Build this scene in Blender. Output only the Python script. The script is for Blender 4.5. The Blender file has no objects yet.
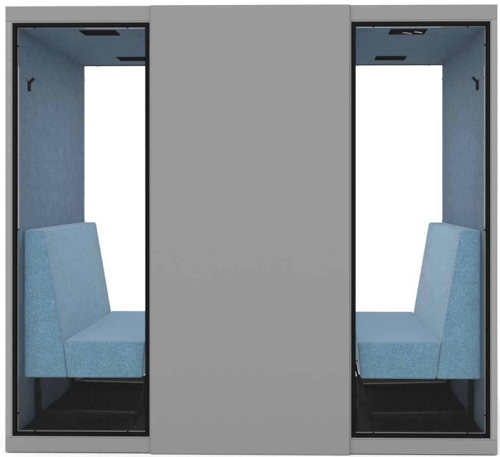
import bpy, bmesh, math
from mathutils import Vector, Matrix
scene = bpy.context.scene
C = scene.collection

# ------------------------------------------------------------------ materials
def mat(name):
    m = bpy.data.materials.new(name); m.use_nodes = True
    nt = m.node_tree
    return m, nt, nt.nodes['Principled BSDF']

def painted_metal(name, col, rough=0.45, spec=0.4, var=0.008, bump=0.03, metallic=0.0):
    m, nt, b = mat(name)
    N, L = nt.nodes, nt.links
    tc = N.new('ShaderNodeTexCoord')
    n1 = N.new('ShaderNodeTexNoise'); n1.inputs['Scale'].default_value = 2.3; n1.inputs['Detail'].default_value = 5
    L.new(tc.outputs['Object'], n1.inputs['Vector'])
    mix = N.new('ShaderNodeMix'); mix.data_type = 'RGBA'
    L.new(n1.outputs['Fac'], mix.inputs[0])
    mix.inputs[6].default_value = (*[c*(1-var) for c in col], 1)
    mix.inputs[7].default_value = (*[c*(1+var) for c in col], 1)
    L.new(mix.outputs[2], b.inputs['Base Color'])
    n2 = N.new('ShaderNodeTexNoise'); n2.inputs['Scale'].default_value = 900; n2.inputs['Detail'].default_value = 2
    L.new(tc.outputs['Object'], n2.inputs['Vector'])
    bp = N.new('ShaderNodeBump'); bp.inputs['Strength'].default_value = bump; bp.inputs['Distance'].default_value = 0.001
    L.new(n2.outputs['Fac'], bp.inputs['Height']); L.new(bp.outputs['Normal'], b.inputs['Normal'])
    b.inputs['Roughness'].default_value = rough
    b.inputs['Specular IOR Level'].default_value = spec
    b.inputs['Metallic'].default_value = metallic
    return m

def felt(name, dark, mid, light, scale, sheen=0.3, rough=0.95, bump=0.35, soft=0.0):
    """melange wool felt: fine two-scale flecks of darker and lighter fibre"""
    m, nt, b = mat(name)
    N, L = nt.nodes, nt.links
    tc = N.new('ShaderNodeTexCoord')
    n1 = N.new('ShaderNodeTexNoise'); n1.inputs['Scale'].default_value = scale; n1.inputs['Detail'].default_value = 3; n1.inputs['Roughness'].default_value = 0.7
    L.new(tc.outputs['Object'], n1.inputs['Vector'])
    cr = N.new('ShaderNodeValToRGB')
    e = cr.color_ramp.elements
    e[0].position = 0.36 - soft; e[0].color = (*dark, 1)
    e[1].position = 0.64 + soft; e[1].color = (*light, 1)
    x = cr.color_ramp.elements.new(0.5); x.color = (*mid, 1)
    L.new(n1.outputs['Fac'], cr.inputs['Fac'])
    n3 = N.new('ShaderNodeTexNoise'); n3.inputs['Scale'].default_value = 14; n3.inputs['Detail'].default_value = 4
    L.new(tc.outputs['Object'], n3.inputs['Vector'])
    mr = N.new('ShaderNodeMapRange'); mr.inputs[1].default_value = 0.3; mr.inputs[2].default_value = 0.7
    mr.inputs[3].default_value = 0.95; mr.inputs[4].default_value = 1.1
    L.new(n3.outputs['Fac'], mr.inputs[0])
    mx = N.new('ShaderNodeMix'); mx.data_type = 'RGBA'; mx.blend_type = 'MULTIPLY'; mx.inputs[0].default_value = 1
    L.new(cr.outputs['Color'], mx.inputs[6]); L.new(mr.outputs[0], mx.inputs[7])
    L.new(mx.outputs[2], b.inputs['Base Color'])
    bp = N.new('ShaderNodeBump'); bp.inputs['Strength'].default_value = bump; bp.inputs['Distance'].default_value = 0.0015
    L.new(n1.outputs['Fac'], bp.inputs['Height']); L.new(bp.outputs['Normal'], b.inputs['Normal'])
    b.inputs['Roughness'].default_value = rough
    b.inputs['Specular IOR Level'].default_value = 0.06
    b.inputs['Sheen Weight'].default_value = sheen
    if sheen > 0:      # the fuzz is uneven: it stands up on the pale flecks
        ms_ = N.new('ShaderNodeMapRange'); ms_.inputs[1].default_value = 0.36; ms_.inputs[2].default_value = 0.64
        ms_.inputs[3].default_value = sheen*0.35; ms_.inputs[4].default_value = min(1, sheen*1.3)
        L.new(n1.outputs['Fac'], ms_.inputs[0]); L.new(ms_.outputs[0], b.inputs['Sheen Weight'])
    b.inputs['Sheen Roughness'].default_value = 0.45
    b.inputs['Sheen Tint'].default_value = (0.84, 0.945, 1, 1)
    return m

GREY = painted_metal('grey_powder_coat', (0.213, 0.213, 0.213), 0.5, 0.35)
TRIM = painted_metal('grey_trim', (0.235, 0.235, 0.235), 0.38, 0.5)
CORE = painted_metal('grey_groove', (0.14, 0.14, 0.14), 0.6, 0.2)
BLACK = painted_metal('black_profile', (0.005, 0.005, 0.0053), 0.5, 0.07)
STRIP = painted_metal('aluminium_strip', (0.24, 0.24, 0.24), 0.45, 0.3, metallic=0.3)
LEG = painted_metal('black_gloss_metal', (0.007, 0.007, 0.0072), 0.5, 0.14, bump=0.0)
GRILLE = painted_metal('matt_black_plastic', (0.004, 0.004, 0.0042), 0.9, 0.0)
STEEL = painted_metal('dull_steel', (0.30, 0.30, 0.30), 0.35, 0.5, metallic=1.0, bump=0.0)
CHROME = painted_metal('highlight_metal', (0.62, 0.62, 0.62), 0.2, 0.5, metallic=1.0, bump=0.0)
WALLF = felt('wall_felt', (0.088, 0.142, 0.198), (0.130, 0.204, 0.278), (0.185, 0.276, 0.365), 160, sheen=0.12)
BENCHF = felt('bench_wool', (0.080, 0.178, 0.268), (0.14, 0.275, 0.39), (0.275, 0.445, 0.570), 240, sheen=0.75)
CARPET = felt('black_carpet', (0.001, 0.001, 0.001), (0.007, 0.007, 0.007), (0.045, 0.044, 0.043), 130, sheen=0.0, bump=0.8)
WHITE, _, wb = mat('white_floor')
wb.inputs['Base Color'].default_value = (0.9, 0.9, 0.9, 1); wb.inputs['Roughness'].default_value = 0.9
wb.inputs['Specular IOR Level'].default_value = 0.1

GLASS = bpy.data.materials.new('clear_glass'); GLASS.use_nodes = True
nt = GLASS.node_tree; nt.nodes.clear()
o = nt.nodes.new('ShaderNodeOutputMaterial'); ms = nt.nodes.new('ShaderNodeMixShader')
tr = nt.nodes.new('ShaderNodeBsdfTransparent'); tr.inputs[0].default_value = (0.985, 0.99, 0.988, 1)
gl = nt.nodes.new('ShaderNodeBsdfGlossy'); gl.inputs['Roughness'].default_value = 0.0; gl.inputs['Color'].default_value = (0.6, 0.6, 0.6, 1)
fr = nt.nodes.new('ShaderNodeFresnel'); fr.inputs['IOR'].default_value = 1.2
nt.links.new(fr.outputs[0], ms.inputs[0]); nt.links.new(tr.outputs[0], ms.inputs[1]); nt.links.new(gl.outputs[0], ms.inputs[2])
nt.links.new(ms.outputs[0], o.inputs['Surface'])

# ------------------------------------------------------------------ helpers
def add_box(bm, x0, x1, y0, y1, z0, z1, bev=0.0):
    v = [bm.verts.new(p) for p in ((x0,y0,z0),(x1,y0,z0),(x1,y1,z0),(x0,y1,z0),(x0,y0,z1),(x1,y0,z1),(x1,y1,z1),(x0,y1,z1))]
    f = [bm.faces.new([v[i] for i in q]) for q in ((0,3,2,1),(4,5,6,7),(0,1,5,4),(1,2,6,5),(2,3,7,6),(3,0,4,7))]
    if bev:
        es = list({e for g in f for e in g.edges})
        bmesh.ops.bevel(bm, geom=es, offset=bev, segments=2, profile=0.5, affect='EDGES')

def add_ring(bm, x0, x1, z0, z1, w, y0, y1, wz=None):
    """rectangular picture-frame ring in the XZ plane, outer size given, mitred, one closed solid"""
    wz = w if wz is None else wz
    wb, wt = wz if isinstance(wz, tuple) else (wz, wz)
    def loop(y, i):
        a, c, e = (0, 0, 0) if not i else (w, wb, wt)
        return [bm.verts.new(p) for p in ((x0+a,y,z0+c),(x1-a,y,z0+c),(x1-a,y,z1-e),(x0+a,y,z1-e))]
    of, nf, ob, nb = loop(y0,0), loop(y0,1), loop(y1,0), loop(y1,1)
    for k in range(4):
        j = (k+1) % 4
        bm.faces.new((of[k], of[j], nf[j], nf[k])); bm.faces.new((ob[j], ob[k], nb[k], nb[j]))
        bm.faces.new((of[j], of[k], ob[k], ob[j])); bm.faces.new((nf[k], nf[j], nb[j], nb[k]))
    bmesh.ops.recalc_face_normals(bm, faces=bm.faces)

def add_bar(bm, pts, wx, wy, side=None):
    """flat bar swept along points in the XZ plane: wx = thickness in plane, wy = width along Y"""
    n = len(pts); rows = []
    for i, p in enumerate(pts):
        p = Vector(p)
        a = Vector(pts[max(i-1,0)]); b = Vector(pts[min(i+1,n-1)])
        t = (b-a).normalized(); nrm = Vector((-t.z, 0, t.x))
        k = 1.0
        if 0 < i < n-1:
            t1 = (p-a).normalized(); k = 1/max(0.5, abs(t1.dot(t)))
        rows.append([bm.verts.new(p + nrm*wx/2*k*s + Vector((0, wy/2*q, 0))) for s, q in ((-1,-1),(1,-1),(1,1),(-1,1))])
    for r0, r1 in zip(rows, rows[1:]):
        for k in range(4):
            bm.faces.new((r0[k], r0[(k+1)%4], r1[(k+1)%4], r1[k]))
    bm.faces.new(rows[0][::-1]); bm.faces.new(rows[-1])
    bmesh.ops.recalc_face_normals(bm, faces=bm.faces)

def obj(name, bm, m, parent=None, bevel=0, seg=3, smooth=False):
    me = bpy.data.meshes.new(name); bm.to_mesh(me); bm.free()
    me.materials.append(m)
    ob = bpy.data.objects.new(name, me); C.objects.link(ob)
    if parent: ob.parent = parent
    if bevel:
        md = ob.modifiers.new('bevel', 'BEVEL'); md.width = bevel; md.segments = seg
        md.limit_method = 'ANGLE'; md.angle_limit = math.radians(25); md.harden_normals = True
        for p in me.polygons: p.use_smooth = True
    return ob

def box(name, m, parent, x0, x1, y0, y1, z0, z1, bevel=0):
    bm = bmesh.new(); add_box(bm, x0, x1, y0, y1, z0, z1)
    return obj(name, bm, m, parent, bevel, 2)

# ------------------------------------------------------------------ setting
bm = bmesh.new(); S = 400
bm.faces.new([bm.verts.new(p) for p in ((-S,-S,0),(S,-S,0),(S,S,0),(-S,S,0))])
g = obj('ground', bm, WHITE); g['kind'] = 'structure'

# ------------------------------------------------------------------ the pod
W, H, TD = 1.2785, 2.331, 1.306
WI, ZT, ZB, XI = 1.2156, 2.217, 0.1095, 0.548     # clear opening
OX, IX, OT, OB = 1.242, 0.526, 2.244, 0.090      # outer edge of black window frames
CZ = 2.2235                                      # ceiling felt height
G = 0.006                                        # bottom gap (levelling feet)
pod = bpy.data.objects.new('meeting_pod', None); C.objects.link(pod)
pod['label'] = 'large grey two-window meeting pod lined with blue felt, standing on white'
pod['category'] = 'meeting pod'

# shell
for s in (-1, 1):
    a, b = sorted((s*1.2435, s*W))
    sw = box('side_wall', GREY, pod, a, b, 0.004, TD-0.004, G, H-0.002, 0.0015)
    a, b = sorted((s*WI, s*1.243))
    box('wall_lining', WALLF, sw, a, b, 0.0315, TD-0.0315, ZB-0.012, 2.2445)
roof = box('roof', GREY, pod, -1.243, 1.243, 0.0045, TD-0.0045, 2.2455, H-0.0025)
box('ceiling_lining', WALLF, roof, -WI+0.0003, WI-0.0003, 0.0315, TD-0.0315, CZ, 2.2450)
deck = box('floor_deck', GREY, pod, -1.243, 1.243, 0.0045, TD-0.0045, G, 0.0885)
box('carpet', CARPET, deck, -WI+0.004, WI-0.004, 0.032, TD-0.032, 0.089, ZB)

def face(y, d, lab):
    """one long side of the pod; y = its outer plane, d = +1 looking into the pod"""
    def Y(a, b): return sorted((y + d*a, y + d*b))
    y0, y1 = Y(-0.012, 0.0035)
    p = box('centre_panel', GREY, pod, -0.516, 0.516, y0, y1, G-0.003, H, 0.0018)
    y0, y1 = Y(0.0045, 0.045)
    box('inner_wall', CORE, p, -0.5245, 0.5245, y0, y1, 0.0895, 2.2450)
    y0, y1 = Y(0.0455, 0.066)
    box('wall_lining', WALLF, p, -0.5245, 0.5245, y0, y1, ZB+0.001, CZ-0.001)
    for s in (-1, 1):
        y0, y1 = Y(0.0, 0.0035)
        a, b = sorted((s*0.5175, s*W))
        box('header_panel', GREY, pod, a, b, y0, y1, 2.2525, H-0.0005, 0.0012)
        box('kick_panel', GREY, pod, a, b, y0, y1, G, 0.0805, 0.0012)
        a, b = sorted((s*1.2485, s*W))
        box('corner_post', TRIM, pod, a, b, y0, y1, 0.0818, 2.2512, 0.0012)
        # grey trim round the black frame
        y0, y1 = Y(0.0005, 0.0040)
        a, b = sorted((s*0.5185, s*1.2472))
        bm = bmesh.new(); add_ring(bm, a, b, 0.0825, 2.2505, 0.0052, y0, y1, 0.0060)
        obj('window_trim', bm, TRIM, pod)
        # black frame
        y0, y1 = Y(0.001, 0.031)
        a, b = sorted((s*IX, s*OX))
        bm = bmesh.new(); add_ring(bm, a, b, OB, OT, 0.0195, y0, y1, (0.0170, 0.0200))
        fr_ = obj('window_frame', bm, BLACK, pod, 0.002, 2)
        # inner stepped black lip
        y0, y1 = Y(0.008, 0.0305)
        bm = bmesh.new(); add_ring(bm, a+0.0193, b-0.0193, OB+0.0168, OT-0.0198, 0.0028, y0, y1, 0.0028)
        obj('inner_lip', bm, BLACK, fr_)
        # aluminium glazing bead
        a2, b2 = (a+0.0221, b-0.0221)
        z0, z1 = OB+0.0196-0.001, OT-0.0226+0.001
        y0, y1 = Y(0.016, 0.0285)
        # along the top, the bottom and the corner side only; the side at the centre panel has none
        bm = bmesh.new()
        add_box(bm, a2, b2, y0, y1, z0, z0+0.0045); add_box(bm, a2, b2, y0, y1, z1-0.0045, z1)
        u0 = a2 if s < 0 else b2-0.0042
        add_box(bm, u0, u0+0.0042, y0, y1, z0+0.0046, z1-0.0046)
        obj('glazing_bead', bm, STRIP, fr_)
        y0, y1 = Y(0.019, 0.025)
        bm = bmesh.new(); add_box(bm, a2+0.0045, b2-0.0045, y0, y1, z0+0.0048, z1-0.0048)
        obj('glass_pane', bm, GLASS, fr_)
        # small black glazing clips
        y0, y1 = Y(0.012, 0.0155)
        pts = [(a2+0.093, z1-0.003), (b2-0.093, z1-0.003), (a2+0.093, z0+0.003), (b2-0.093, z0+0.003)]
        pts += [(xx, zz) for xx in ((a2+0.003,) if s < 0 else (b2-0.003,)) for zz in (2.125, 1.165, 0.205)]
        for (xx, zz) in pts:
            hz = 0.0038
            bm = bmesh.new(); add_box(bm, xx-hz, xx+hz, y0, y1, zz-hz, zz+hz, 0.0012)
            obj('clip', bm, BLACK, fr_)
face(0.0, 1, 'front')
face(TD, -1, 'back')

# ceiling vents (black grilles let into the felt ceiling)
VX = (-0.8225, 0.8355)
def vent(x, y, hx, hy, lamp=False):
    bm = bmesh.new()
    # frame, hanging 4 mm below the felt
    z0, z1 = CZ-0.004, CZ+0.010
    add_box(bm, x-hx, x+hx, y-hy, y-hy+0.012, z0, z1); add_box(bm, x-hx, x+hx, y+hy-0.012, y+hy, z0, z1)
    add_box(bm, x-hx, x-hx+0.012, y-hy+0.0122, y+hy-0.0122, z0, z1); add_box(bm, x+hx-0.012, x+hx, y-hy+0.0122, y+hy-0.0122, z0, z1)
    v = obj('ceiling_vent', bm, GRILLE, pod)
    bm = bmesh.new()
    n = 9
    for i in range(n):
        yy = y-hy+0.018 + i*(2*hy-0.036)/(n-1)
        add_box(bm, x-hx+0.0125, x+hx-0.0125, yy-0.0022, yy+0.0022, z0+0.0015, CZ-0.0012)
    obj('louvre', bm, GRILLE, v)
    box('backing', GRILLE, v, x-hx+0.0125, x+hx-0.0125, y-hy+0.0125, y+hy-0.0125, CZ-0.0009, CZ+0.002)
    if lamp:
        bm = bmesh.new()
        zz = z0-0.004
        add_bar(bm, [(x-0.028, y-0.004, zz), (x-0.018, y-0.004, zz+0.002), (x+0.022, y-0.004, zz-0.004)], 0.003, 0.015)
        add_bar(bm, [(x+0.030, y-0.030, zz-0.002), (x+0.036, y-0.030, zz+0.001), (x+0.074, y-0.030, zz-0.004)], 0.003, 0.016)
        c = obj('metal_bracket', bm, STEEL, v)
        v['label'] = 'black ceiling vent with bright metal bracket inside'
for x, l in ((VX[0], False), (VX[1], True)):
    vent(x, 0.159, 0.096, 0.064, l)
    vent(x, 1.012, 0.096, 0.070)

# unseen glowing panel added in the middle of the ceiling to brighten the seats
bm = bmesh.new(); add_ring(bm, -0.40, 0.40, -0.26, 0.26, 0.02, -0.006, 0.006)
bmesh.ops.rotate(bm, verts=bm.verts, cent=(0,0,0), matrix=Matrix.Rotation(math.pi/2, 3, 'X'))
bmesh.ops.translate(bm, verts=bm.verts, vec=(0, 0.653, CZ-0.003))
lf = obj('added_light_panel', bm, BLACK, pod)
DIFF, dnt, db = mat('added_glow')
db.inputs['Base Color'].default_value = (0.8, 0.8, 0.8, 1); db.inputs['Emission Color'].default_value = (1, 0.985, 0.96, 1); db.inputs['Emission Strength'].default_value = 17
box('added_diffuser', DIFF, lf, -0.3795, 0.3795, 0.4135, 0.8925, CZ-0.006, CZ-0.001)

# coat hooks
for s in (-1, 1):
    bm = bmesh.new()
    x = s*WI; yy = 0.168
    add_box(bm, min(x, x-s*0.013), max(x, x-s*0.013), yy-0.011, yy+0.011, 1.908, 1.962, 0.004)
    add_bar(bm, [(x-s*0.005, yy, 1.946), (x-s*0.016, yy, 1.962), (x-s*0.032, yy, 1.978)], 0.012, 0.018)
    obj('coat_hook', bm, BLACK, pod)

# ------------------------------------------------------------------ benches
def prism(bm, pts, y0, y1):
    a = [bm.verts.new((x, y0, z)) for x, z in pts]; b = [bm.verts.new((x, y1, z)) for x, z in pts]
    n = len(pts)
    bm.faces.new(a); bm.faces.new(b[::-1])
    for i in range(n): bm.faces.new((a[i], b[i], b[(i+1)%n], a[(i+1)%n]))
    bmesh.ops.recalc_face_normals(bm, faces=bm.faces)

def upholstered(name, pts, y0, y1, parent, r):
    bm = bmesh.new(); prism(bm, pts, y0, y1)
    return obj(name, bm, BENCHF, parent, r, 5)

Y0, Y1 = 0.090, 1.180
def bench(s, label):
    root = bpy.data.objects.new('upholstered_bench', None); C.objects.link(root)
    root.location = (s*0.95, 0.635, ZB)
    root['label'] = label; root['category'] = 'bench'; root['group'] = 'facing benches inside the pod'
    T = Matrix.Translation((-s*0.95, -0.635, -ZB))
    q = lambda pts: [(s*x, z) for x, z in pts]
    back = upholstered('backrest', q([(1.2140, 0.372), (0.9800, 0.372), (1.0045, 0.558), (1.1080, 1.160), (1.2140, 1.160)]), Y0, Y1, root, 0.013)
    seat = upholstered('seat', q([(0.9785, 0.372), (0.580, 0.373), (0.562, 0.568), (1.003, 0.568), (1.003, 0.556)]), Y0, Y1, root, 0.013)
    fr0 = []
    for yc in (0.272, 0.957):
        bm = bmesh.new()
        z = ZB
        # wall-side leg, floor runner and leaning front leg: one bent flat bar
        add_bar(bm, [(s*1.196, yc, 0.374), (s*1.196, yc, z+0.016), (s*0.655, yc, z+0.016)], 0.031, 0.034)
        add_bar(bm, [(s*0.670, yc, z+0.008), (s*0.648, yc, z+0.012), (s*0.637, yc, z+0.030), (s*0.5685, yc, 0.432)], 0.014, 0.030)
        lg = obj('leg_frame', bm, LEG, root, 0.002, 2); fr0.append(lg)
        # added bright strip standing in for the highlight on the leaning leg
        bm = bmesh.new()
        add_bar(bm, [(s*0.5835, yc-0.0195, 0.360), (s*0.5680, yc-0.0195, 0.430)], 0.009, 0.006)
        fr0.append(obj('leg_highlight_strip', bm, CHROME, lg, 0.002, 2))
    bm = bmesh.new()
    add_box(bm, min(s*1.17, s*0.61), max(s*1.17, s*0.61), 0.20, 1.06, 0.355, 0.3715)
    fr0.append(obj('base_plate', bm, BLACK, root))
    for ob in [back, seat] + fr0: ob.data.transform(T)
bench(-1, 'blue wool bench against the left wall, its seat facing right')
bench(1, 'blue wool bench against the right wall, its seat facing left')

# ------------------------------------------------------------------ light
w = bpy.data.worlds.new('World'); scene.world = w; w.use_nodes = True
bg = w.node_tree.nodes['Background']; bg.inputs['Color'].default_value = (1, 1, 1, 1); bg.inputs['Strength'].default_value = 1.1
sl = bpy.data.lights.new('studio_key', 'SUN'); sl.energy = 1.2; sl.angle = math.radians(35); sl.color = (1, 1, 1)
so = bpy.data.objects.new('studio_key', sl); C.objects.link(so)
so.rotation_euler = Vector((0.12, 0.60, -0.80)).to_track_quat('-Z', 'Y').to_euler()

# ------------------------------------------------------------------ camera
cd = bpy.data.cameras.new('camera'); cam = bpy.data.objects.new('camera', cd); C.objects.link(cam)
cam.location = (0.2771, -4.16, 1.3637); cam.rotation_euler = (math.pi/2, 0, 0.0174)
cd.sensor_width = 36; cd.lens = 802.5/500*36
cd.shift_x = (250-289.554)/500; cd.shift_y = -(228.5-191.62)/500
cd.clip_end = 2000
scene.camera = cam
scene.render.engine = 'CYCLES'
scene.cycles.transparent_max_bounces = 16
scene.cycles.max_bounces = 12; scene.cycles.diffuse_bounces = 6
vs = scene.view_settings; vs.view_transform = 'Standard'; vs.look = 'None'; vs.exposure = 0; vs.gamma = 1
